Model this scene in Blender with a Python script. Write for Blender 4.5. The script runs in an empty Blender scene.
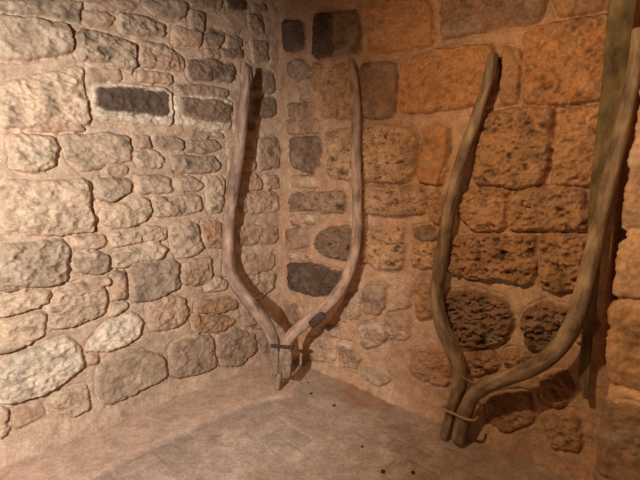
import bpy, math
import numpy as np
from mathutils import Vector

C = bpy.context.scene.collection
SC = bpy.context.scene

# ------------------------------------------------------------------ camera, light, exposure
F_PX, PITCH, CAM_H = 450.0, math.radians(8.8), 1.40
cam_d = bpy.data.cameras.new('camera'); cam_d.sensor_width = 36; cam_d.lens = F_PX/640*36
cam = bpy.data.objects.new('camera', cam_d); C.objects.link(cam)
cam.location = (0, 0, CAM_H); cam.rotation_euler = (math.pi/2-PITCH, 0, 0)
cam_d.clip_start = 0.02
SC.camera = cam
SC.view_settings.view_transform = 'Standard'
SC.view_settings.look = 'None'
SC.view_settings.gamma = 1
SC.view_settings.use_curve_mapping = False
SC.view_settings.exposure = 0.0

w = bpy.data.worlds.new('world'); SC.world = w; w.use_nodes = True
w.node_tree.nodes['Background'].inputs[0].default_value = (0.55, 0.42, 0.34, 1)
w.node_tree.nodes['Background'].inputs[1].default_value = 0.05

def lamp(name, loc, aim, col, power, radius, angle, blend=1.0):
    d = bpy.data.lights.new(name, 'SPOT'); d.color = col; d.energy = power; d.shadow_soft_size = radius
    d.spot_size = math.radians(angle); d.spot_blend = blend
    o = bpy.data.objects.new(name, d); C.objects.link(o); o.location = loc
    o.rotation_euler = (Vector(aim)-Vector(loc)).to_track_quat('-Z', 'Y').to_euler()
    return o
lamp('cool_lamp_light', (-0.92, 0.13, 1.55), (-1.72, 2.20, 0.62), (1.0, 0.95, 0.91), 255, 0.03, 111, .6)
lamp('warm_lamp_light', (-0.20, 0.95, 2.00), (1.25, 1.9, 0.95), (1.0, 0.68, 0.38), 72, 0.04, 138)

# ------------------------------------------------------------------ geometry of the place
cp, sp = math.cos(PITCH), math.sin(PITCH)
def ray(px, py):
    u, v = px-320.0, 240.0-py
    return np.array([u, F_PX*cp+v*sp, -F_PX*sp+v*cp])
O = np.array([0, 0, CAM_H])
def on_floor(px, py, z=0.0):
    d = ray(px, py); return O+d*((z-CAM_H)/d[2])
def on_plane(px, py, p0, n):
    d = ray(px, py); return O+d*(np.dot(p0-O, n)/np.dot(d, n))
CORNER = on_floor(282, 354)
UL = np.array([-430, -455, 0.])/math.hypot(430, 455)      # along the left wall, away from the corner
UB = np.array([-UL[1], UL[0], 0.])                        # along the back wall, away from the corner
NL, NB = UB.copy(), UL.copy()                             # the walls' inward normals
Z = np.array([0, 0, 1.])

# ------------------------------------------------------------------ numpy noise
def _hash(i, j, seed):
    n = (i.astype(np.int64)*374761393 + j.astype(np.int64)*668265263 + seed*1442695041) & 0xFFFFFFFF
    n = ((n ^ (n >> 13))*1274126177) & 0xFFFFFFFF
    n = (n ^ (n >> 16)) & 0xFFFFFFFF
    return n/4294967295.0
def vnoise(x, y, seed=0):
    xi, yi = np.floor(x), np.floor(y)
    fx, fy = x-xi, y-yi
    fx = fx*fx*fx*(fx*(fx*6-15)+10); fy = fy*fy*fy*(fy*(fy*6-15)+10)
    a = _hash(xi, yi, seed); b = _hash(xi+1, yi, seed); c = _hash(xi, yi+1, seed); d = _hash(xi+1, yi+1, seed)
    return (a+(b-a)*fx)*(1-fy)+(c+(d-c)*fx)*fy
def fbm(x, y, seed=0, octv=4, gain=0.5):
    s, a, t = 0, 1.0, 0
    for k in range(octv):
        s = s+a*(vnoise(x*(1.0+0.02*k)+17.3*k, y+9.1*k, seed+k)*2-1); t += a; a *= gain; x = x*2.03; y = y*2.03
    return s/t
def sstep(a, b, x):
    t = np.clip((x-a)/(b-a), 0, 1); return t*t*(3-2*t)
def lin(c):
    c = np.array(c, float)/255; return np.where(c <= .04045, c/12.92, ((c+.055)/1.055)**2.4)
def chaikin(P, n=1):
    for _ in range(n):
        Q = []
        for i in range(len(P)):
            a, b = np.array(P[i]), np.array(P[(i+1) % len(P)])
            Q += [a*.88+b*.12, a*.12+b*.88]
        P = Q
    return np.array(P)
def poly_sd(P, x, y):                                     # positive inside
    d = np.full(x.shape, 1e9); ins = np.zeros(x.shape, bool)
    for i in range(len(P)):
        ax, ay = P[i]; bx, by = P[(i+1) % len(P)]
        ex, ey = bx-ax, by-ay
        t = np.clip(((x-ax)*ex+(y-ay)*ey)/(ex*ex+ey*ey+1e-12), 0, 1)
        d = np.minimum(d, np.hypot(x-ax-t*ex, y-ay-t*ey))
        c = ((ay > y) != (by > y))
        with np.errstate(divide='ignore', invalid='ignore'):
            xx = (bx-ax)*(y-ay)/(by-ay+1e-15)+ax
        ins ^= c & (x < xx)
    return np.where(ins, d, -d)
def line_d(P, x, y):
    d = np.full(x.shape, 1e9)
    for i in range(len(P)-1):
        ax, ay = P[i]; bx, by = P[i+1]; ex, ey = bx-ax, by-ay
        t = np.clip(((x-ax)*ex+(y-ay)*ey)/(ex*ex+ey*ey+1e-12), 0, 1)
        d = np.minimum(d, np.hypot(x-ax-t*ex, y-ay-t*ey))
    return d

# ------------------------------------------------------------------ materials
def stone_material(name, rough=0.9, bump=0.35, fine=95.0, tint=(1, 1, 1)):
    m = bpy.data.materials.new(name); m.use_nodes = True
    nt = m.node_tree; N = nt.nodes; L = nt.links; b = N['Principled BSDF']
    at = N.new('ShaderNodeAttribute'); at.attribute_name = 'stone_colour'
    tc = N.new('ShaderNodeTexCoord')
    n1 = N.new('ShaderNodeTexNoise'); n1.inputs['Scale'].default_value = fine; n1.inputs['Detail'].default_value = 5; n1.inputs['Roughness'].default_value = .65
    n2 = N.new('ShaderNodeTexNoise'); n2.inputs['Scale'].default_value = fine*.22; n2.inputs['Detail'].default_value = 6; n2.inputs['Roughness'].default_value = .6
    L.new(tc.outputs['Object'], n1.inputs['Vector']); L.new(tc.outputs['Object'], n2.inputs['Vector'])
    r1 = N.new('ShaderNodeMapRange'); r1.inputs['From Min'].default_value = .3; r1.inputs['From Max'].default_value = .7; r1.inputs['To Min'].default_value = .72; r1.inputs['To Max'].default_value = 1.22
    r2 = N.new('ShaderNodeMapRange'); r2.inputs['From Min'].default_value = .3; r2.inputs['From Max'].default_value = .7; r2.inputs['To Min'].default_value = .78; r2.inputs['To Max'].default_value = 1.18
    L.new(n1.outputs['Fac'], r1.inputs['Value']); L.new(n2.outputs['Fac'], r2.inputs['Value'])
    mu = N.new('ShaderNodeMath'); mu.operation = 'MULTIPLY'; L.new(r1.outputs[0], mu.inputs[0]); L.new(r2.outputs[0], mu.inputs[1])
    vm = N.new('ShaderNodeVectorMath'); vm.operation = 'SCALE'; L.new(at.outputs['Color'], vm.inputs[0]); L.new(mu.outputs[0], vm.inputs['Scale'])
    L.new(vm.outputs[0], b.inputs['Base Color'])
    bp = N.new('ShaderNodeBump'); bp.inputs['Strength'].default_value = bump; bp.inputs['Distance'].default_value = .008
    L.new(n1.outputs['Fac'], bp.inputs['Height'])
    bp2 = N.new('ShaderNodeBump'); bp2.inputs['Strength'].default_value = bump; bp2.inputs['Distance'].default_value = .02
    L.new(n2.outputs['Fac'], bp2.inputs['Height']); L.new(bp.outputs[0], bp2.inputs['Normal'])
    L.new(bp2.outputs[0], b.inputs['Normal'])
    b.inputs['Roughness'].default_value = rough; b.inputs['Specular IOR Level'].default_value = .25
    return m
def wood_material(name, c1, c2, c3, rough=.62):
    m = bpy.data.materials.new(name); m.use_nodes = True
    nt = m.node_tree; N = nt.nodes; L = nt.links; b = N['Principled BSDF']
    at = N.new('ShaderNodeAttribute'); at.attribute_name = 'along'
    mp = N.new('ShaderNodeMapping'); mp.inputs['Scale'].default_value = (3.5, 14, 14)
    L.new(at.outputs['Vector'], mp.inputs['Vector'])
    n = N.new('ShaderNodeTexNoise'); n.inputs['Scale'].default_value = 2.2; n.inputs['Detail'].default_value = 7; n.inputs['Roughness'].default_value = .68
    L.new(mp.outputs[0], n.inputs['Vector'])
    cr = N.new('ShaderNodeValToRGB'); e = cr.color_ramp.elements
    e[0].position = .32; e[0].color = (*lin(c1), 1); e[1].position = .68; e[1].color = (*lin(c3), 1)
    k = e.new(.5); k.color = (*lin(c2), 1)
    L.new(n.outputs['Fac'], cr.inputs[0])
    n2 = N.new('ShaderNodeTexNoise'); n2.inputs['Scale'].default_value = 7; n2.inputs['Detail'].default_value = 4
    tc = N.new('ShaderNodeTexCoord'); L.new(tc.outputs['Object'], n2.inputs['Vector'])
    r = N.new('ShaderNodeMapRange'); r.inputs['From Min'].default_value = .35; r.inputs['From Max'].default_value = .65; r.inputs['To Min'].default_value = .7; r.inputs['To Max'].default_value = 1.15
    L.new(n2.outputs['Fac'], r.inputs['Value'])
    vm = N.new('ShaderNodeVectorMath'); vm.operation = 'SCALE'; L.new(cr.outputs[0], vm.inputs[0]); L.new(r.outputs[0], vm.inputs['Scale'])
    L.new(vm.outputs[0], b.inputs['Base Color'])
    bp = N.new('ShaderNodeBump'); bp.inputs['Strength'].default_value = .5; bp.inputs['Distance'].default_value = .006
    L.new(n.outputs['Fac'], bp.inputs['Height']); L.new(bp.outputs[0], b.inputs['Normal'])
    b.inputs['Roughness'].default_value = rough; b.inputs['Specular IOR Level'].default_value = .3
    return m
def plain_material(name, c1, c2, rough=.6, metal=0., scale=60):
    m = bpy.data.materials.new(name); m.use_nodes = True
    nt = m.node_tree; N = nt.nodes; L = nt.links; b = N['Principled BSDF']
    tc = N.new('ShaderNodeTexCoord'); n = N.new('ShaderNodeTexNoise'); n.inputs['Scale'].default_value = scale; n.inputs['Detail'].default_value = 4
    L.new(tc.outputs['Object'], n.inputs['Vector'])
    cr = N.new('ShaderNodeValToRGB'); e = cr.color_ramp.elements
    e[0].position = .35; e[0].color = (*lin(c1), 1); e[1].position = .65; e[1].color = (*lin(c2), 1)
    L.new(n.outputs['Fac'], cr.inputs[0]); L.new(cr.outputs[0], b.inputs['Base Color'])
    b.inputs['Roughness'].default_value = rough; b.inputs['Metallic'].default_value = metal
    return m

M_LEFT = stone_material('rubble_stone_left')
M_BACK = stone_material('rubble_stone_back')
M_PIER = stone_material('dressed_stone_pier', bump=.2)
M_FLOOR = stone_material('worn_brick_floor', rough=.75, bump=.18, fine=60)
M_PLAIN = plain_material('lime_plaster', (150, 118, 92), (172, 138, 110), .9, 0, 8)

# ------------------------------------------------------------------ relief surfaces
PAL = dict(b=(202, 174, 145), g=(160, 138, 115), d=(118, 92, 73), k=(76, 59, 49), p=(188, 152, 124), o=(186, 128, 76),
           n=(176, 130, 90), w=(226, 208, 182), y=(194, 154, 116), v=(132, 98, 78), h=(130, 104, 84))

def mesh_from_grid(name, co, nu, nv, col, mat, kind='structure'):
    me = bpy.data.meshes.new(name)
    idx = np.arange(nu*nv).reshape(nu, nv)
    q = np.stack([idx[:-1, :-1], idx[1:, :-1], idx[1:, 1:], idx[:-1, 1:]], -1).reshape(-1, 4)
    me.vertices.add(nu*nv); me.vertices.foreach_set('co', co.astype(np.float32).ravel())
    me.loops.add(q.size); me.loops.foreach_set('vertex_index', q.astype(np.int32).ravel())
    me.polygons.add(len(q)); me.polygons.foreach_set('loop_start', np.arange(0, q.size, 4, dtype=np.int32))
    me.polygons.foreach_set('loop_total', np.full(len(q), 4, np.int32))
    me.update(calc_edges=True); me.validate()
    a = me.color_attributes.new('stone_colour', 'FLOAT_COLOR', 'POINT')
    a.data.foreach_set('color', np.concatenate([col, np.ones((len(col), 1))], 1).astype(np.float32).ravel())
    me.polygons.foreach_set('use_smooth', np.ones(len(q), bool))
    me.materials.append(mat)
    o = bpy.data.objects.new(name, me); C.objects.link(o)
    if kind: o['kind'] = kind
    return o

def relief(U, V, stones, cracks, mortar, seed, to_uv, extra_rects, base_amp=.012, edge=.010, grow=.010, hs=.95, rg=1.0, joint=.011, warp=.010):
    """height and colour over the wall's own (U, V) metres from the outlines of its stones"""
    x = U+warp*fbm(U*9, V*9, seed+50, 3); y = V+warp*fbm(U*9, V*9, seed+70, 3)
    x = x+.004*fbm(U*38, V*38, seed+55, 2); y = y+.004*fbm(U*38, V*38, seed+56, 2)
    H = base_amp*fbm(U*3.2, V*3.2, seed, 3)+.007*fbm(U*15, V*22, seed+1, 4)+.004*np.abs(fbm(U*9+V*3, V*12, seed+15, 3))
    mc = lin(mortar)
    tone = 1+.20*fbm(U*5, V*5, seed+2, 4)+.10*fbm(U*30, V*30, seed+3, 3)
    col = mc[None, None, :]*tone[..., None]
    pale = sstep(.15, .55, fbm(U*4.1, V*4.1, seed+11, 4))[..., None]*.45
    col = col*(1-pale)+lin((214, 186, 158))[None, None, :]*pale*1.0
    n_b1 = fbm(U*26, V*34, seed+4, 3, .55); n_b2 = fbm(U*9, V*11, seed+5, 4); n_c = fbm(U*11, V*13, seed+6, 5, .62); n_f = fbm(U*60, V*60, seed+7, 3); n_t = 1-2*np.abs(fbm(U*34+V*22, V*58-U*16, seed+9, 2, .5))
    ridg = 1-np.abs(fbm(U*20+V*9, V*30-U*5, seed+8, 3))*2.4
    all_st = [(s, [to_uv(*p) for p in s[3]]) for s in stones]+[(s, s[3]) for s in extra_rects]
    for k, (s, P) in enumerate(all_st):
        code, hh, bumpy = s[0], s[1]*.01*hs, s[2]
        P = chaikin(P, 1)
        x0, y0 = P.min(0)-.04; x1, y1 = P.max(0)+.04
        m = (x > x0) & (x < x1) & (y > y0) & (y < y1)
        if not m.any(): continue
        sd = poly_sd(P, x[m], y[m])+grow
        cut = .006*n_f[m]+.006*n_b1[m]+.009*n_b2[m]
        f = sstep(-.004, edge, sd+cut)
        rs = np.random.RandomState(k*7+seed)
        tx, ty = rs.uniform(-.05, .05, 2)
        cx, cy = P.mean(0)
        dome = np.clip(sd/.06, 0, 1)**.5*.006
        add = hh+dome+tx*(x[m]-cx)+ty*(y[m]-cy)+(.005*n_b2[m]+.0045*n_b1[m])+sstep(.002, .022, sd)*bumpy*rg*(.008*ridg[m]+.012*n_b1[m]+.006*n_b2[m]+.008*n_t[m])+.0025*n_f[m]
        H[m] = H[m]*(1-f)+(H[m]*.3+add)*f
        # tight joint round the stone
        H[m] -= joint*np.exp(-((sd+.004)/.006)**2)*sstep(-.35, .35, n_b2[m]+.25)
        kmix = .12 if code == 'k' else (.22 if code == 'd' else .5 if code == 'h' else .28)
        base = (lin(PAL[code])*(1-kmix)+mc*kmix)*rs.uniform(.9, 1.1)
        t = 1+.30*n_c[m]+.12*n_f[m]
        c = base[None, :]*t[:, None]
        # lime smears and dark weathering, the stone's own
        sm = sstep(.12, .5, n_b2[m]+rs.uniform(-.15, .1))[:, None]*(.45 if code in 'bgpwhvd' else .18)
        c = c*(1-sm)+lin((222, 200, 172))[None, :]*sm*(.95 if code in 'bgpw' else .55)
        dk = sstep(.2, .55, -n_c[m]+rs.uniform(-.12, .12))[:, None]*(.5 if code in 'bgph' else .3)
        c = c*(1-dk*.7)
        pit = (sstep(.10, .45, -n_b1[m]-.4*n_t[m])*min(bumpy, 1.6)*.45)[:, None]; c = c*(1-pit)
        fc = sstep(-.004, .010, sd+cut+.004*n_b1[m])[:, None]
        col[m] = col[m]*(1-fc)+c*fc
    for wd, dp, pts in cracks:
        P = np.array([to_uv(*p) for p in pts])
        x0, y0 = P.min(0)-.05; x1, y1 = P.max(0)+.05
        m = (x > x0) & (x < x1) & (y > y0) & (y < y1)
        d = line_d(P, x[m], y[m])
        g = np.exp(-(d/(wd*.001*(1+.5*n_b1[m])))**2)
        H[m] -= dp*.001*g
    return H, np.clip(col, .004, .85)

def courses(u0, u1, v0, v1, seed, avoid, codes='bgpyh'):
    """plain courses of stones where the outlines end, so the wall goes on past the photograph"""
    rs = np.random.RandomState(seed); out = []; v = v0
    while v < v1:
        h = rs.uniform(.10, .19); u = u0-rs.uniform(0, .2)
        while u < u1:
            w_ = rs.uniform(.14, .38)
            if not avoid(u, u+w_, v, v+h):
                j = lambda: rs.uniform(-.012, .012)
                out.append((codes[rs.randint(len(codes))], rs.uniform(1.2, 2.8), rs.uniform(.1, .9),
                            [(u+.015+j(), v+.012+j()), (u+w_*.5, v+.012+j()), (u+w_-.015+j(), v+.012+j()), (u+w_-.015+j(), v+h-.012+j()), (u+w_*.5, v+h-.01+j()), (u+.015+j(), v+h-.012+j())]))
            u += w_
        v += h
    return out

def to_px(p):
    d = p-O; f_ = np.array([0, cp, -sp]); u_ = np.array([0, sp, cp])
    z = d@f_
    return 320+F_PX*d[0]/z, 240-F_PX*(d@u_)/z, z
def in_frame(fn):
    def g(a, b, c, d):
        for (u, v) in ((a, c), (b, c), (a, d), (b, d), ((a+b)/2, (c+d)/2)):
            x, y, z = to_px(fn(u, v))
            if z > .05 and -6 < x < 646 and -6 < y < 486: return True
        return False
    return g

LEFT = [
 ('g',1.6,.6,[(0,0),(83,0),(82,21),(60,17),(45,12),(0,6)]), ('p',1.2,.3,[(87,1),(130,0),(139,4),(134,9),(105,8),(88,6)]),
 ('p',1.2,.3,[(85,9),(104,12),(113,17),(110,24),(88,24)]), ('g',1.8,1,[(118,12),(145,16),(166,24),(166,35),(140,35),(122,32)]),
 ('g',2.4,.6,[(0,16),(40,19),(70,27),(75,48),(60,55),(25,58),(0,56)]), ('g',2.4,1,[(80,30),(105,34),(136,45),(138,66),(125,68),(100,62),(80,60)]),
 ('p',1.4,.8,[(142,43),(165,46),(185,57),(183,70),(150,66),(141,62)]), ('p',1.0,.2,[(90,68),(120,70),(122,80),(92,79)]),
 ('b',1.8,.7,[(0,86),(14,82),(50,72),(83,67),(87,90),(91,118),(88,125),(30,127),(0,126)]),
 ('w',1.2,.5,[(94,84),(130,84),(172,90),(173,124),(150,123),(95,118)]), ('k',2.0,.15,[(97,88),(130,89),(168,94),(168,113),(150,114),(99,109)]),
 ('w',1.1,.4,[(176,92),(233,99),(232,130),(200,128),(177,122)]), ('d',1.9,.2,[(180,97),(231,103),(230,122),(200,119),(184,114)]),
 ('b',2.8,.8,[(12,137),(30,136),(54,138),(57,150),(53,165),(35,172),(13,168)]), ('b',2.0,.4,[(62,134),(100,135),(129,137),(132,158),(115,166),(82,170),(69,158)]),
 ('p',1.4,.4,[(134,137),(150,137),(152,146),(145,150),(136,147)]), ('b',1.8,.5,[(133,153),(158,151),(164,160),(161,168),(140,166)]),
 ('g',1.8,.6,[(173,157),(195,156),(217,158),(220,171),(195,173),(176,170)]), ('h',1.3,.5,[(188,139),(215,141),(222,148),(205,153),(188,150)]),
 ('h',1.5,.6,[(155,136),(182,138),(184,148),(160,150)]), ('b',2.0,.6,[(136,177),(158,175),(172,178),(173,191),(140,194)]),
 ('g',2.6,.4,[(97,181),(115,177),(130,180),(132,191),(112,202),(99,199)]), ('b',1.9,.5,[(177,179),(190,177),(205,184),(203,190),(180,192)]),
 ('b',2.0,.7,[(153,199),(176,197),(200,196),(202,210),(180,215),(155,217)]), ('b',1.6,.6,[(206,178),(225,177),(223,212),(210,214)]),
 ('b',1.9,.7,[(103,213),(118,205),(148,198),(152,214),(145,222),(115,228),(103,223)]),
 ('b',2.4,.8,[(0,182),(50,180),(88,179),(90,200),(95,224),(92,231),(60,235),(0,233)]),
 ('g',2.2,1,[(0,246),(35,243),(62,240),(69,250),(69,281),(50,286),(0,292)]), ('p',1.4,.4,[(76,238),(105,235),(107,246),(90,249),(77,247)]),
 ('g',2.2,.6,[(76,256),(95,252),(109,256),(109,269),(95,276),(79,271)]), ('b',1.8,.8,[(113,234),(145,228),(163,227),(160,236),(135,244),(114,247)]),
 ('b',2.0,.8,[(115,257),(140,249),(158,242),(167,249),(160,259),(135,265),(118,268)]),
 ('b',2.0,.6,[(170,226),(190,222),(198,226),(202,248),(195,256),(180,258),(173,247)]), ('n',1.6,.6,[(203,223),(221,222),(222,248),(207,247)]),
 ('g',2.4,.4,[(131,266),(160,262),(178,261),(181,287),(160,297),(134,303)]), ('p',2.0,.6,[(184,268),(198,259),(211,258),(213,270),(212,280),(195,286),(184,284)]),
 ('p',1.5,.6,[(116,272),(126,272),(127,298),(118,300)]), ('p',1.6,.5,[(72,287),(100,280),(111,278),(112,284),(85,292),(72,295)]),
 ('b',2.0,.8,[(0,301),(25,291),(48,291),(47,304),(20,313),(0,317)]), ('b',2.2,.7,[(51,303),(65,293),(105,288),(108,296),(104,314),(75,326),(53,331)]),
 ('b',2.4,.5,[(0,325),(25,316),(45,313),(47,334),(20,348),(0,354)]), ('w',2.4,.6,[(90,346),(105,326),(130,312),(142,320),(141,334),(125,347),(105,352),(89,352)]),
 ('w',2.8,.9,[(0,364),(30,351),(70,337),(78,345),(84,366),(60,384),(35,397),(10,402),(0,401)]),
 ('p',2.2,.6,[(148,304),(165,298),(184,298),(189,314),(178,327),(156,332),(149,320)]),
 ('g',2.2,.3,[(101,366),(115,356),(150,352),(164,358),(167,377),(135,393),(105,405),(99,386)]),
 ('b',1.8,.6,[(50,398),(65,391),(87,386),(91,409),(70,415),(52,406)]), ('b',2.2,.6,[(0,408),(8,411),(9,430),(0,440)]),
 ('p',1.2,.3,[(14,412),(40,404),(44,416),(20,428),(12,424)]),
 ('h',2.4,.5,[(172,347),(195,337),(213,336),(216,364),(195,374),(173,377)]), ('h',2.2,.5,[(218,335),(244,330),(256,335),(256,350),(237,364),(219,364)]),
 ('h',1.5,.7,[(242,304),(258,302),(270,318),(262,330),(246,324)]), ('n',1.4,.6,[(192,316),(222,315),(236,322),(222,332),(196,332)]), ('h',1.3,.5,[(258,338),(272,330),(280,340),(276,352),(260,352)]),
 ('h',1.0,.3,[(178,84),(205,86),(228,90),(228,96),(180,93)]), ('p',1.1,.4,[(142,71),(172,74),(174,82),(142,81)]), ('h',1.0,.4,[(256,4),(266,4),(268,11),(256,11)]),
 ('p',1.1,.5,[(208,62),(208,48),(220,48),(221,58)]), ('h',1.1,.5,[(246,64),(252,66),(255,94),(247,94)]), ('p',1.2,.5,[(228,142),(254,141),(256,156),(230,156)]), ('p',1.2,.5,[(230,160),(256,159),(257,170),(230,171)]),
 ('h',1.2,.4,[(206,46),(222,47),(222,34),(208,33)]), ('p',1.3,.6,[(62,118),(88,128),(60,131),(28,131),(30,128)]), ('p',1.2,.6,[(144,238),(166,228),(166,238),(150,243)]),
 ('b',1.4,.5,[(112,306),(126,302),(128,308),(112,316)]), ('p',1.3,.5,[(226,244),(234,246),(233,274),(226,276)]), ('p',1.2,.5,[(92,356),(100,356),(99,364),(88,366)]), ('p',1.1,.5,[(104,168),(128,166),(128,174),(106,176)]),
 ('n',1.8,.4,[(198,303),(225,298),(238,302),(237,309),(215,313),(198,313)]), ('b',1.6,.6,[(205,283),(220,277),(228,282),(226,290),(208,292)]),
 ('b',1.8,.6,[(240,283),(252,276),(277,273),(273,289),(257,299),(245,295)]), ('p',1.2,.3,[(238,227),(268,225),(280,228),(279,243),(240,245)]),
 ('p',1.4,.2,[(237,256),(275,253),(275,267),(250,275),(239,274)]), ('p',1.3,.5,[(245,174),(256,173),(263,182),(261,190),(245,190)]),
 ('p',1.3,.4,[(265,177),(279,176),(280,188),(267,190)]), ('p',1.3,.5,[(242,194),(279,193),(280,211),(243,213)]),
 ('h',1.6,.4,[(259,140),(279,138),(280,166),(261,170)]), ('g',1.6,.4,[(143,0),(186,0),(187,14),(178,18),(158,13)]),
 ('g',1.8,.3,[(190,8),(200,11),(206,15),(205,30),(192,27)]), ('p',1.6,.3,[(175,26),(202,32),(203,46),(176,43)]),
 ('h',1.2,.4,[(210,28),(224,31),(224,44),(211,42)]), ('h',1.4,.5,[(227,36),(243,38),(243,47),(228,46)]),
 ('d',1.8,.6,[(188,60),(215,60),(235,65),(233,81),(215,80),(190,78)]), ('h',1.4,.4,[(252,40),(268,42),(270,61),(255,62)]),
 ('h',1.4,.4,[(258,72),(274,72),(275,91),(258,92)]), ('d',1.3,.3,[(256,99),(276,98),(276,115),(256,117)]),
 ('k',1.4,.2,[(228,0),(248,0),(247,9),(230,8)]), ('d',1.3,.4,[(222,50),(243,50),(244,58),(224,57)]),
 ('h',1.2,.3,[(192,0),(222,0),(222,8),(205,8),(192,3)]), ('h',1.2,.4,[(250,14),(262,13),(266,34),(252,33)]),
 ('h',1.2,.4,[(236,122),(255,122),(256,134),(236,134)]), ('p',1.1,.3,[(176,131),(222,133),(224,137),(190,136)]),
]
LCR = [(5,18,[(72,27),(77,45),(75,52)]),(5,20,[(83,2),(82,21),(60,17)]),(5,22,[(137,45),(138,68),(134,74)]),(5,18,[(86,68),(87,90),(92,118),(93,126)]),
 (5,18,[(0,57),(30,60),(62,56)]),(6,20,[(57,150),(54,166),(48,170)]),(6,22,[(98,200),(112,204),(131,193),(132,185)]),(5,16,[(93,210),(96,230)]),
 (5,18,[(187,2),(188,14),(180,20),(160,16)]),(5,20,[(207,14),(206,31)]),(4,14,[(176,46),(203,49),(204,36)]),(4,14,[(176,172),(196,175),(218,173)]),
 (5,16,[(0,294),(40,291),(68,284)]),(5,14,[(0,320),(22,314),(46,306)]),(5,14,[(0,356),(25,349),(47,337)]),(6,18,[(8,404),(35,400),(60,387),(84,370)]),
 (5,14,[(54,332),(78,327),(105,316)]),(5,16,[(134,304),(160,299),(182,288)]),(5,14,[(105,408),(137,394),(168,379)]),(4,14,[(199,314),(217,314),(240,309)]),
 (5,16,[(218,366),(237,366),(257,352)]),(4,14,[(228,34),(240,40),(244,30)]),(4,14,[(186,192),(204,191)]),(4,12,[(116,270),(136,266),(160,260)]),(4,12,[(116,249),(136,245),(160,237)])]

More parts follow.
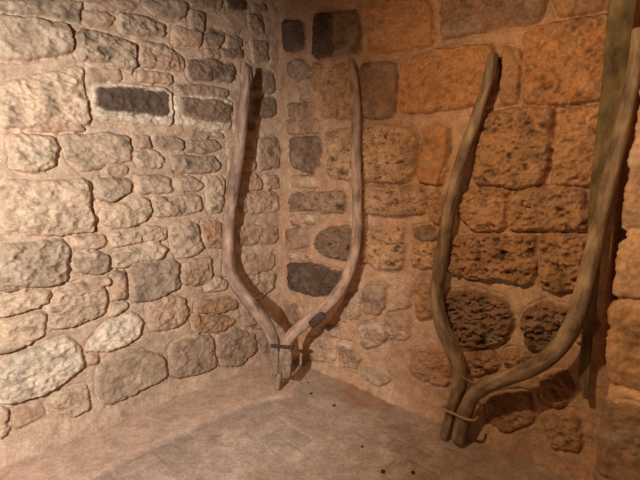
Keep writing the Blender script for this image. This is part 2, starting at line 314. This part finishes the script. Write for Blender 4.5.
BACK = [
 ('k',1.3,.3,[(281,20),(301,22),(302,49),(283,50)]), ('d',1.5,.2,[(311,14),(330,13),(357,10),(358,51),(334,55),(312,58)]), ('k',1.8,.25,[(312,15),(331,14),(333,54),(313,57)]),
 ('o',1.8,.3,[(366,0),(431,0),(431,43),(400,49),(368,53)]), ('v',1.8,.6,[(440,-6),(545,-6),(540,19),(500,27),(460,34),(441,37)]),
 ('n',1.8,.9,[(318,94),(325,74),(335,66),(353,65),(353,117),(320,118)]), ('v',1.8,.2,[(357,64),(392,61),(396,80),(393,114),(380,118),(357,117)]),
 ('o',2.0,.8,[(402,60),(440,49),(490,44),(497,62),(494,98),(478,105),(430,111),(400,113),(397,96)]),
 ('n',1.4,.5,[(502,48),(517,50),(519,80),(514,103),(500,104)]), ('o',2.2,.9,[(525,31),(560,22),(612,12),(612,98),(560,104),(522,104)]),
 ('n',1.6,.5,[(550,-6),(618,-6),(614,4),(560,15)]), ('n',2.2,1.3,[(482,112),(540,107),(552,109),(552,140),(547,165),(539,187),(500,187),(472,184)]),
 ('n',2.2,1.0,[(558,109),(608,103),(603,150),(600,184),(556,187),(554,160)]), ('n',2.2,1.1,[(463,192),(505,190),(507,202),(504,230),(470,230),(459,215)]),
 ('n',2.2,1.2,[(510,193),(545,190),(580,190),(588,215),(584,231),(530,230),(508,228)]),
 ('n',2.6,1.5,[(450,237),(500,235),(534,236),(535,262),(529,286),(500,280),(470,278),(448,270)]),
 ('n',2.4,1.3,[(539,236),(580,235),(586,250),(577,289),(555,292),(539,285)]),
 ('v',2.0,2.0,[(440,295),(470,288),(505,300),(512,320),(505,340),(480,348),(455,345),(442,330)]), ('v',1.8,1.8,[(520,315),(545,301),(570,310),(566,340),(545,352),(525,345)]),
 ('y',2.4,1.6,[(362,129),(385,125),(411,130),(416,140),(411,177),(401,183),(375,182),(360,180)]), ('o',2.4,.05,[(425,129),(437,123),(447,131),(445,160),(439,185),(416,181),(419,160)]),
 ('y',2.4,1.3,[(361,187),(410,187),(421,187),(425,200),(421,213),(400,216),(361,213)]), ('y',2.0,1.5,[(367,227),(402,225),(403,250),(401,269),(380,269),(368,264)]),
 ('d',1.6,.3,[(412,229),(430,226),(436,237),(425,242),(413,237)]), ('y',2.0,1.4,[(412,245),(435,244),(433,267),(420,269),(412,262)]),
 ('n',2.2,.8,[(428,199),(436,191),(445,196),(443,215),(437,224),(429,217)]), ('h',1.6,.2,[(362,287),(382,285),(384,305),(377,316),(362,313)]),
 ('p',1.6,.5,[(385,289),(408,289),(408,305),(398,311),(387,309)]), ('n',1.4,.8,[(412,286),(428,284),(432,318),(416,322)]),
 ('d',1.6,.7,[(288,137),(318,137),(320,163),(308,173),(291,167)]), ('y',1.8,1.4,[(325,129),(353,128),(353,181),(326,177)]),
 ('h',1.6,.8,[(288,196),(312,191),(316,211),(290,213)]), ('h',1.8,1.5,[(313,191),(345,192),(345,213),(317,212)]),
 ('d',2.0,1.8,[(316,236),(330,227),(350,225),(350,262),(326,258),(317,246)]), ('h',1.2,.3,[(284,229),(305,227),(306,247),(285,250)]),
 ('k',2.4,.9,[(288,262),(310,264),(344,274),(338,293),(320,296),(290,288)]), ('p',1.3,.8,[(290,214),(312,214),(312,225),(290,226)]), ('n',1.4,.8,[(360,232),(366,228),(366,262),(361,262)]), ('h',1.3,.9,[(286,120),(318,119),(318,133),(287,133)]), ('p',1.3,.9,[(286,253),(306,252),(310,261),(288,260)]),
 ('n',1.4,.9,[(320,66),(312,62),(312,90),(316,92)]), ('p',1.3,.7,[(344,298),(358,294),(358,318),(340,322)]), ('p',1.2,.6,[(318,326),(344,328),(350,340),(326,336)]), ('p',1.3,.6,[(384,314),(406,312),(408,338),(388,340)]), ('p',1.2,.6,[(356,326),(382,322),(386,342),(362,350)]),
 ('p',1.2,.3,[(290,176),(316,177),(316,187),(290,187)]),
 ('p',1.6,.4,[(301,342),(323,337),(335,345),(334,363),(310,359)]), ('p',1.8,.4,[(338,341),(352,346),(360,358),(354,369),(339,365)]),
 ('g',2.0,.2,[(360,367),(375,369),(391,380),(378,384),(362,376)]), ('n',1.3,.6,[(409,351),(438,348),(449,360),(448,386),(425,382),(411,375)]),
 ('h',1.2,.4,[(285,62),(300,60),(312,72),(300,80),(287,76)]), ('p',1.2,.4,[(296,82),(309,80),(308,98),(298,100)]), ('h',1.3,.4,[(286,104),(312,102),(313,118),(287,119)]),
 ('n',1.3,.7,[(540,378),(562,370),(572,395),(556,410),(540,400)]), ('n',1.2,.6,[(486,398),(524,392),(534,420),(508,432),(490,424)]), ('n',1.2,.6,[(540,415),(575,412),(580,450),(552,448)]),
 ('n',1.4,1.2,[(455,355),(490,352),(500,368),(470,376),(458,370)]), ('n',1.4,1.0,[(505,350),(540,356),(535,368),(505,366)]),
 ('h',1.1,.2,[(283,306),(296,304),(300,322),(286,326)]), ('n',1.6,.9,[(574,300),(588,296),(594,330),(580,344),(572,330)]),
 ('v',1.3,.5,[(436,-30),(545,-30),(545,-12),(438,-12)]),
]
BCR = [(5,16,[(394,62),(397,80),(394,112),(398,118)]),(4,14,[(400,116),(438,112)]),(6,22,[(448,130),(450,142),(446,160),(440,178),(438,187)]),(4,12,[(361,183),(376,185),(402,186),(413,180),(417,145)]),
 (6,16,[(512,50),(520,70),(517,100)]),(4,14,[(523,106),(560,106),(605,102)]),(6,18,[(554,112),(555,140),(549,168),(543,188)]),(4,10,[(470,188),(500,189),(540,190)]),
 (4,14,[(560,216),(575,212),(582,204)]),(4,12,[(510,231),(535,233),(585,234)]),(5,12,[(506,194),(507,228)]),(5,16,[(368,268),(380,272),(403,272)]),(6,14,[(427,200),(428,222)]),
 (5,14,[(431,2),(431,43)]),(4,12,[(300,360),(340,370),(360,376)]),(4,14,[(362,218),(400,218),(424,215)]),(6,12,[(536,238),(537,284)])]

def lw(u, v): return CORNER+UL*u+Z*v
def lw_uv(px, py):
    p = on_plane(px, py, CORNER+NL*.02, NL)-CORNER; return (p@UL, p[2])
def bw(u, v): return CORNER+UB*u+Z*v
def bw_uv(px, py):
    p = on_plane(px, py, CORNER+NB*.02, NB)-CORNER; return (p@UB, p[2])

WALL_H = 3.05
# left wall
nu, nv = 560, 560
uu = np.linspace(-.02, 3.6, nu)**1.0; vv = np.linspace(-.06, WALL_H, nv)
U, V = np.meshgrid(uu, vv, indexing='ij')
H, col = relief(U, V, LEFT, LCR, (206, 176, 148), 3, lw_uv, courses(0, 3.6, .02, 3.0, 5, in_frame(lw)))
# cement fillet where the wall meets the floor
H += (.05+.03*fbm(U*6, V*3, 41, 3))*np.exp(-(np.clip(V, 0, 9)/.10)**1.5)
co = (CORNER+UL*U[..., None]+Z*V[..., None]+NL*H[..., None]).reshape(-1, 3)
mesh_from_grid('wall_left', co, nu, nv, col.reshape(-1, 3), M_LEFT)

# back wall, ending at a slot beside the pier
S1 = bw_uv(607, 270)[0]
nu, nv = 560, 560
uu = np.concatenate([np.linspace(-.02, S1-.03, 500), np.linspace(S1-.026, S1+.05, 60)[0:60]])
U, V = np.meshgrid(uu, vv[::1], indexing='ij')
H, col = relief(U, V, BACK, BCR, (192, 152, 120), 21, bw_uv, courses(0, S1, .02, 3.0, 9, in_frame(bw), 'nyvho'), edge=.012, warp=.009, hs=1.0, rg=1.15, grow=.010, joint=.013)
H += (.04+.03*fbm(U*6, V*3, 42, 3))*np.exp(-(np.clip(V, 0, 9)/.09)**1.5)
rec = sstep(S1-.004, S1+.012, U+.008*fbm(V*6, V*2, 4, 3))
ZF = on_plane(603, 372, CORNER, NB)[2]                    # mortar closes the foot of the slot
fill = sstep(ZF+.06, ZF-.02, V+.03*fbm(U*9, V*9, 44, 3))
rec = rec*(1-fill)
Uw = np.minimum(U, S1+.006)*(1-fill)+np.where(U > S1, S1+(U-S1)*3.0, U)*fill
co = (CORNER+UB*Uw[..., None]+Z*V[..., None]+NB*(H*(1-rec)-.42*sstep(S1+.0, S1+.05, U)*(1-fill))[..., None]).reshape(-1, 3)
mesh_from_grid('wall_back', co, nu, nv, col.reshape(-1, 3), M_BACK)

# back of the slot
def box_mesh(name, corners, mat):
    me = bpy.data.meshes.new(name)
    me.from_pydata([tuple(c) for c in corners], [], [(0,1,2,3),(7,6,5,4),(0,4,5,1),(1,5,6,2),(2,6,7,3),(3,7,4,0)])
    me.materials.append(mat); me.update()
    o = bpy.data.objects.new(name, me); C.objects.link(o); return o
def slab(name, p, a, b, c, mat):
    o = box_mesh(name, [p, p+a, p+a+b, p+b, p+c, p+a+c, p+a+b+c, p+b+c], mat); o['kind'] = 'structure'; return o

# pier in front of the slot: face parallel to the back wall, its side turned to the left wall
PD = .20
P0 = CORNER+NB*PD
PE = on_plane(614, 330, P0, NB); PEu = (PE-CORNER)@UB
PIER_ST = [
 ('p',1.0,.25,[(600,20),(700,-30),(700,215),(640,224),(600,230),(600,120)]), ('y',1.0,.3,[(590,243),(700,238),(700,305),(640,296),(590,290)]),
 ('n',1.0,.3,[(585,302),(640,308),(700,322),(700,410),(640,388),(580,374)]), ('v',1.0,.4,[(560,391),(640,406),(700,430),(700,560),(600,540),(560,500)])]
def pr_uv(px, py):
    p = on_plane(px, py, P0, NB)-CORNER; return (p@UB-PEu, p[2])
uu = np.concatenate([np.linspace(-.62, -.03, 40), np.linspace(-.026, .03, 24), np.linspace(.035, 1.5, 190)])
nu, nv = len(uu), 420
vv2 = np.linspace(-.06, WALL_H, nv)
U, V = np.meshgrid(uu, vv2, indexing='ij')
H, col = relief(U, V, PIER_ST, [], (232, 186, 144), 33, pr_uv, []+courses(.5, 1.5, .02, 3., 13, lambda *a: False, 'ny'), base_amp=.005, warp=.005)
R = .02
ang = np.clip((U+R)/(2*R), 0, 1)*math.pi/2
face_u = np.where(U > R, U, 0); side = np.where(U < -R, -U, 0)
nx = np.sin(ang); ns = np.cos(ang)                        # face weight, side weight
pu = np.where(U > R, U, np.where(U < -R, 0, R-R*np.cos(ang)))
pn = np.where(U > R, 0, np.where(U < -R, U, -R+R*np.sin(ang)))
nrm = NB*nx[..., None]+(-UB)*ns[..., None]
co = (PE*np.array([1, 1, 0])+UB*(pu+.045*sstep(1.0, 2.3, V))[..., None]+NB*pn[..., None]+Z*V[..., None]+nrm*H[..., None]).reshape(-1, 3)
mesh_from_grid('wall_right', co, nu, nv, col.reshape(-1, 3), M_PIER)
slab('trim_1', CORNER+UB*(S1-.05)-NB*.52-Z*.05, UB*.6, NB*.08, Z*(WALL_H+.05), M_PLAIN)

# ------------------------------------------------------------------ floor
n = 520
a_ = np.linspace(-.03, 4.4, n)
A, B = np.meshgrid(a_, a_, indexing='ij')                 # A along the left wall, B along the back wall
cell = .105
wx = A+.010*fbm(A*6, B*6, 81, 2); wy = B+.010*fbm(A*6, B*6, 82, 2)
ci, cj = np.floor(wx/cell), np.floor(wy/cell)
fx, fy = wx/cell-ci, wy/cell-cj
k = np.mod(ci-cj, 4)
dl, dr, db, dt = fx, 1-fx, fy, 1-fy
big = np.full(A.shape, 9.)
dl = np.where(k == 1, big, dl); dr = np.where(k == 0, big, dr)
db = np.where(k == 2, big, db); dt = np.where(k == 3, big, dt)
de = np.minimum(np.minimum(dl, dr), np.minimum(db, dt))*cell
bi = np.where(k == 1, ci-1, ci); bj = np.where(k == 2, cj-1, cj)
tone = _hash(bi, bj, 5)
def fl_uv(px, py):
    p = on_floor(px, py)-CORNER; return (p@UL, p@UB)
strip = np.array([fl_uv(*p) for p in [(60,520),(95,478),(150,447),(205,422),(250,405),(292,398),(300,385),(282,340),(240,340),(100,400),(-60,470),(-60,560)]])
sd = poly_sd(strip, A+.02*fbm(A*7, B*7, 90, 3), B+.02*fbm(A*7+3, B*7, 91, 3))
cement = sstep(-.02, .03, sd)
strip2 = np.minimum(1, cement+sstep(.16, .10, A+.03*fbm(A*5, B*5, 92, 3))*sstep(2.6, 2.2, B))
worn = sstep(-.25, .35, fbm(A*2.6, B*2.6, 83, 4))*(1-strip2)
g = sstep(.0, .012, de+.003*fbm(A*40, B*40, 84, 2))
H = .008*fbm(A*1.7, B*1.7, 85, 3)+.0025*fbm(A*14, B*14, 86, 4)-.004*(1-g)*worn+.004*(tone-.5)*worn+.010*cement
c0 = lin((184, 166, 150)); c1 = lin((168, 138, 116)); c2 = lin((212, 188, 166))
t = np.clip(.5+.55*fbm(A*4, B*4, 87, 5, .6), 0, 1)[..., None]
col = c0*(1-t)+c1*t
bt = (tone-.5)[..., None]*worn[..., None]
col = col*(1+.28*bt)
col = col*(1-.13*((1-g)*worn)[..., None])
smear = sstep(.15, .45, fbm(A*9, B*9, 88, 4))[..., None]*.4
col = col*(1-smear)+c2*smear
cw = cement[..., None]; col = col*(1-cw)+lin((204, 172, 148))*(1+.14*fbm(A*5, B*5, 94, 4))[..., None]*cw
ochre = poly_sd(np.array([fl_uv(*p) for p in [(338,392),(352,380),(385,390),(400,400),(392,416),(362,410)]]), A+.03*fbm(A*9, B*9, 95, 3), B+.03*fbm(A*9+5, B*9, 96, 3))
ow = sstep(-.03, .05, ochre)[..., None]*.5; col = col*(1-ow)+lin((160, 108, 66))*ow
co = (CORNER+UL*A[..., None]+UB*B[..., None]+Z*H[..., None]).reshape(-1, 3)
mesh_from_grid('floor', co, n, n, np.clip(col, .01, .8).reshape(-1, 3), M_FLOOR)
# ceiling and the far side of the cellar behind the camera
slab('ceiling', CORNER-UL*.2-UB*.2+Z*(WALL_H-.02), UL*4.8, UB*4.8, Z*.12, M_PLAIN)

# ------------------------------------------------------------------ things
def empty(name, loc, label, cat, group=None):
    o = bpy.data.objects.new(name, None); C.objects.link(o); o.location = tuple(loc); o.empty_display_size = .1
    o['label'] = label; o['category'] = cat
    if group: o['group'] = group
    return o

def catmull(P, per=10):
    P = [np.array(p, float) for p in P]; P = [2*P[0]-P[1]]+P+[2*P[-1]-P[-2]]; out = []
    for i in range(1, len(P)-2):
        for k_ in range(per):
            t = k_/per; a, b, c, d = P[i-1:i+3]
            out.append(.5*((2*b)+(c-a)*t+(2*a-5*b+4*c-d)*t*t+(3*b-a-3*c+d)*t**3))
    out.append(P[-2]); return np.array(out)

def pole(name, pts, rad, nrm, mat, parent, flat=1.0, square=0.0, seed=0, ring=20, per=10, wob=.022, cut_tip=True):
    """a bent pole: pts and per-point half widths; nrm is the normal of the plane it lies in"""
    P = catmull(pts, per); Rr = catmull([[r, 0, 0] for r in rad], per)[:, 0]
    T = np.gradient(P, axis=0); T /= np.linalg.norm(T, axis=1)[:, None]
    L = np.concatenate([[0], np.cumsum(np.linalg.norm(np.diff(P, axis=0), axis=1))])
    Nn = np.array(nrm); vs = []; al = []
    base = np.array(parent.location) if parent else np.zeros(3)
    sections = [(0, .55, -.0)]+[(i, 1, 0) for i in range(len(P))]+[(len(P)-1, .55, 0)]
    for si, (i, sc, _) in enumerate(sections):
        t = T[i]; n1 = Nn-t*(Nn@t); n1 /= np.linalg.norm(n1); b = np.cross(t, n1)
        push = -Rr[i]*.22*t if si == 0 else (Rr[i]*.22*t if si == len(sections)-1 else 0)
        for q in range(ring):
            a = 2*math.pi*q/ring; ca, sa = math.cos(a), math.sin(a)
            m_ = max(abs(ca), abs(sa)); k_ = 1+(1/m_-1)*square
            w_ = 1+wob*float(fbm(np.array([L[i]*7+seed*3.1]), np.array([math.cos(a)*1.3+math.sin(a)*2.1+seed]), seed+5, 2)[0])*2
            r = Rr[i]*k_*w_*sc
            vs.append(P[i]+push+(b*ca+n1*sa*flat)*r-base); al.append((L[i]+seed*2.3, ca*.03+seed, sa*.03))
    ns_ = len(sections); fs = []
    for i in range(ns_-1):
        for q in range(ring):
            fs.append((i*ring+q, i*ring+(q+1) % ring, (i+1)*ring+(q+1) % ring, (i+1)*ring+q))
    fs.append(tuple(range(ring-1, -1, -1))); fs.append(tuple(range((ns_-1)*ring, ns_*ring)))
    me = bpy.data.meshes.new(name); me.from_pydata([tuple(v) for v in vs], [], fs)
    at = me.attributes.new('along', 'FLOAT_VECTOR', 'POINT'); at.data.foreach_set('vector', np.array(al, np.float32).ravel())
    for p in me.polygons: p.use_smooth = len(p.vertices) == 4
    me.materials.append(mat); me.update()
    o = bpy.data.objects.new(name, me); C.objects.link(o)
    if parent: o.parent = parent
    return o

M_WOOD1 = wood_material('grey_weathered_wood', (98, 76, 62), (166, 134, 112), (198, 168, 144))
M_WOOD2 = wood_material('tan_weathered_wood', (84, 66, 48), (142, 116, 90), (178, 152, 122))
M_GREEN = wood_material('mossy_board_wood', (74, 60, 40), (116, 98, 64), (146, 122, 84), .8)
M_IRON = plain_material('rusted_iron', (48, 38, 34), (92, 66, 54), .7, .4, 90)
M_CORD = plain_material('jute_cord', (150, 118, 82), (186, 152, 112), .9, 0, 200)
M_CRUMB = plain_material('dark_grit', (38, 28, 22), (70, 52, 42), .9, 0, 120)
M_PALE = plain_material('worn_grey_wood', (104, 86, 72), (158, 134, 112), .7, 0, 40)

def plane3(a, b, c):
    n_ = np.cross(b-a, c-a); n_ /= np.linalg.norm(n_)
    if n_@(O-a) < 0: n_ = -n_
    return n_

# --- the pair of bent shafts standing in the corner
foot1 = on_floor(278, 387, .028)
tipL = on_plane(247, 66, CORNER+NL*.142, NL); tipR = on_plane(352, 60, CORNER+NB*.085, NB)
n1 = plane3(foot1, tipL, tipR)
def q1(px, py): return on_plane(px, py, foot1, n1)
def half(px, d): return px*.5*to_px(d)[2]/F_PX
yoke = empty('wooden_yoke', (foot1[0], foot1[1], 0), 'grey-brown forked wooden yoke standing in the corner between the two walls', 'yoke')
ptsL = [(247,67),(246,88),(243,110),(239,150),(233,190),(229,225),(228,252),(230,268),(236,283),(247,299),(260,315),(270,331),(274.5,346),(274,360),(274,376)]
wL = [5,9,11.5,12.5,12.5,12.5,12.5,12.5,13,13,12.5,12,9.5,8.5,8]
P = [q1(*p) for p in ptsL]
pl = pole('prong', P, [half(w_, p) for w_, p in zip(wL, P)], n1, M_WOOD1, yoke, flat=.8, square=.35, seed=1)
ptsR = [(351,59),(354,80),(356,110),(356,150),(357,190),(357,225),(355,248),(350,268),(341,288),(328,304),(313,317),(299,328),(290,337),(287,347),(286.5,362),(286,377)]
wR = [5.5,9,10,10,10,10,10.5,11,11.5,12,12,12,11,9,8.5,8]
P = [q1(*p) for p in ptsR]
pr = pole('prong', P, [half(w_, p) for w_, p in zip(wR, P)], n1, M_WOOD1, yoke, flat=.8, square=.35, seed=2)
# dark slot split along the left shaft, metal patch on the right one, pale foot cheeks, iron strap and toggle
off = n1*.022
P = [q1(318+dx, 319+dy)+n1*.028 for dx, dy in ((-6, 5), (0, 0), (7, -6))]
pl_ = pole('metal_patch', P, [.024, .028, .022], n1, M_IRON, yoke, flat=.25, square=.6, seed=3, per=4); pl_['label'] = 'dark metal patch'
for k_, pts in enumerate(([(277,347),(277,360),(277,374)], [(290,348),(289.5,362),(288.5,376)])):
    P = [q1(*p)+n1*.030 for p in pts]
    o = pole('cheek_piece', P, [.022, .025, .021], n1, M_PALE, yoke, flat=.45, square=.7, seed=4+k_, per=4); o['label'] = 'pale worn wooden cheek at the foot'
P = [q1(*p)+n1*.045 for p in [(274,343.5),(279,344),(285,344.5),(291,345),(296,345.5)]]
o = pole('iron_strap', P, [.010]*5, n1, M_IRON, yoke, flat=1.2, square=.6, seed=6, per=4); o['label'] = 'dark rusted iron strap'
P = [q1(280,372), q1(279,380), q1(278.5,387)]
o = pole('toggle_peg', [p+n1*.02 for p in P], [.016, .026, .020], n1, M_WOOD1, yoke, seed=7, per=5); o['label'] = 'short peg under the joined feet'

# --- the big pair leaning on the back wall
foot2 = on_floor(457, 444, .012)
tipL2 = on_plane(493, 55, CORNER+NB*.09, NB); tipR2 = on_plane(639, 30, CORNER+NB*.17, NB)
n2 = plane3(foot2, tipL2, tipR2)
def q2(px, py): return on_plane(px, py, foot2, n2)
yoke2 = empty('wooden_yoke', (foot2[0], foot2[1], 0), 'large tan forked wooden yoke with corded foot leaning on the back wall beside the pier', 'yoke')
pts = [(493,54),(490,72),(483,98),(474,125),(465,150),(457,178),(450,207),(445,235),(440,268),(437,298),(442,325),(452,348),(459,368),(459.5,384),(456,396),(452,407),(448,422),(444.5,437)]
wd = [10,11,11.5,12,12,12.5,12.5,12.5,13,13.5,14,14.5,14.5,13.5,12,10.5,10,9.5]
P = [q2(*p) for p in pts]
pole('prong', P, [half(w_, p) for w_, p in zip(wd, P)], n2, M_WOOD2, yoke2, flat=.85, square=.4, seed=8)
pts = [(639,29),(636,60),(631,90),(625,117),(617,150),(609,183),(601,218),(595,245),(589,270),(584,290),(578,312),(568,334),(552,354),(532,368),(510,377),(492,383),(480,389.5),(471.5,398),(467.5,408),(463,422),(458.5,440)]
wd = [12,13,14,14,14.5,15,15,15.5,16,16.5,17,17.5,17,16,15,15,14.5,13.5,13.5,13.5,13.5]
P = [q2(*p) for p in pts]
pole('prong', P, [half(w_, p) for w_, p in zip(wd, P)], n2, M_WOOD2, yoke2, flat=.85, square=.45, seed=9)
P = [q2(445,406)-n2*.0, q2(444.5,406.5)+n2*.034, q2(453,409)+n2*.042, q2(461,412.5)+n2*.040, q2(470,416)+n2*.044, q2(477,418.5)+n2*.03, q2(477,418)-n2*.01]
o = pole('cord_tie', P, [.0065]*7, n2, M_CORD, yoke2, seed=10, per=5, ring=8); o['label'] = 'pale cord tied round the two feet'
P = [q2(446,406)+n2*.036, q2(441,405)+n2*.045, q2(436,403.5)+n2*.04]
o = pole('cord_end', P, [.004]*3, n2, M_CORD, yoke2, seed=11, per=4, ring=8)
P = [q2(464,374)+n2*.02, q2(470,378)+n2*.03, q2(479,383)+n2*.02]
o = pole('spur', P, [.006,.005,.003], n2, M_WOOD2, yoke2, seed=12, per=4, ring=8); o['label'] = 'thin broken splinter at the fork'

# --- greenish board fixed upright on the back wall behind the big pair
def qb(px, py, d=.066): return on_plane(px, py, CORNER+NB*d, NB)
bt_ = [(628,-40),(623,0),(619,40),(615,80),(608,130),(602,170),(598,205),(595,240),(592,290),(587,340),(584,375),(586,398)]
bw_ = [27,27,26,25,23,20,18,15,12,11,11,6]
P = [qb(*p) for p in bt_]
bd = pole('wooden_board', P, [half(w_, p)*.9 for w_, p in zip(bw_, P)], NB, M_GREEN, None, flat=.22, square=.75, seed=13)
bd['label'] = 'greenish mossy upright board fixed to the back wall behind the big yoke'; bd['category'] = 'board'

# --- crumbs of grit on the floor
CR = [(311,394,2.4,'dark crumb of grit on the bare floor, between the corner yoke and the ochre stain'), (334,406,2.8,'dark crumb of grit on the floor at the left tip of the ochre stain'),
      (308,383,1.6,'faint tiny crumb nearest the foot of the corner yoke'), (362,447,2.0,'small crumb alone on the floor below the ochre stain'),
      (383,472,3.2,'dark crumb near the front edge, left one of two side by side'), (413,473,3.0,'dark crumb near the front edge, right one of two side by side')]
for k_, (px, py, sz, lab) in enumerate(CR):
    p = on_floor(px, py, 0.0); r = sz*.5*np.linalg.norm(p-O)/F_PX*1.3
    rs = np.random.RandomState(k_+3)
    import bmesh
    bm = bmesh.new(); bmesh.ops.create_icosphere(bm, subdivisions=2, radius=r)
    for v in bm.verts:
        v.co *= rs.uniform(.8, 1.15); v.co.z *= .6
    me = bpy.data.meshes.new('grit_crumb'); bm.to_mesh(me); bm.free(); me.materials.append(M_CRUMB)
    o = bpy.data.objects.new('grit_crumb', me); C.objects.link(o); o.location = (p[0], p[1], r*.3)
    o['label'] = lab; o['category'] = 'crumb'; o['group'] = 'grit crumbs on the floor'
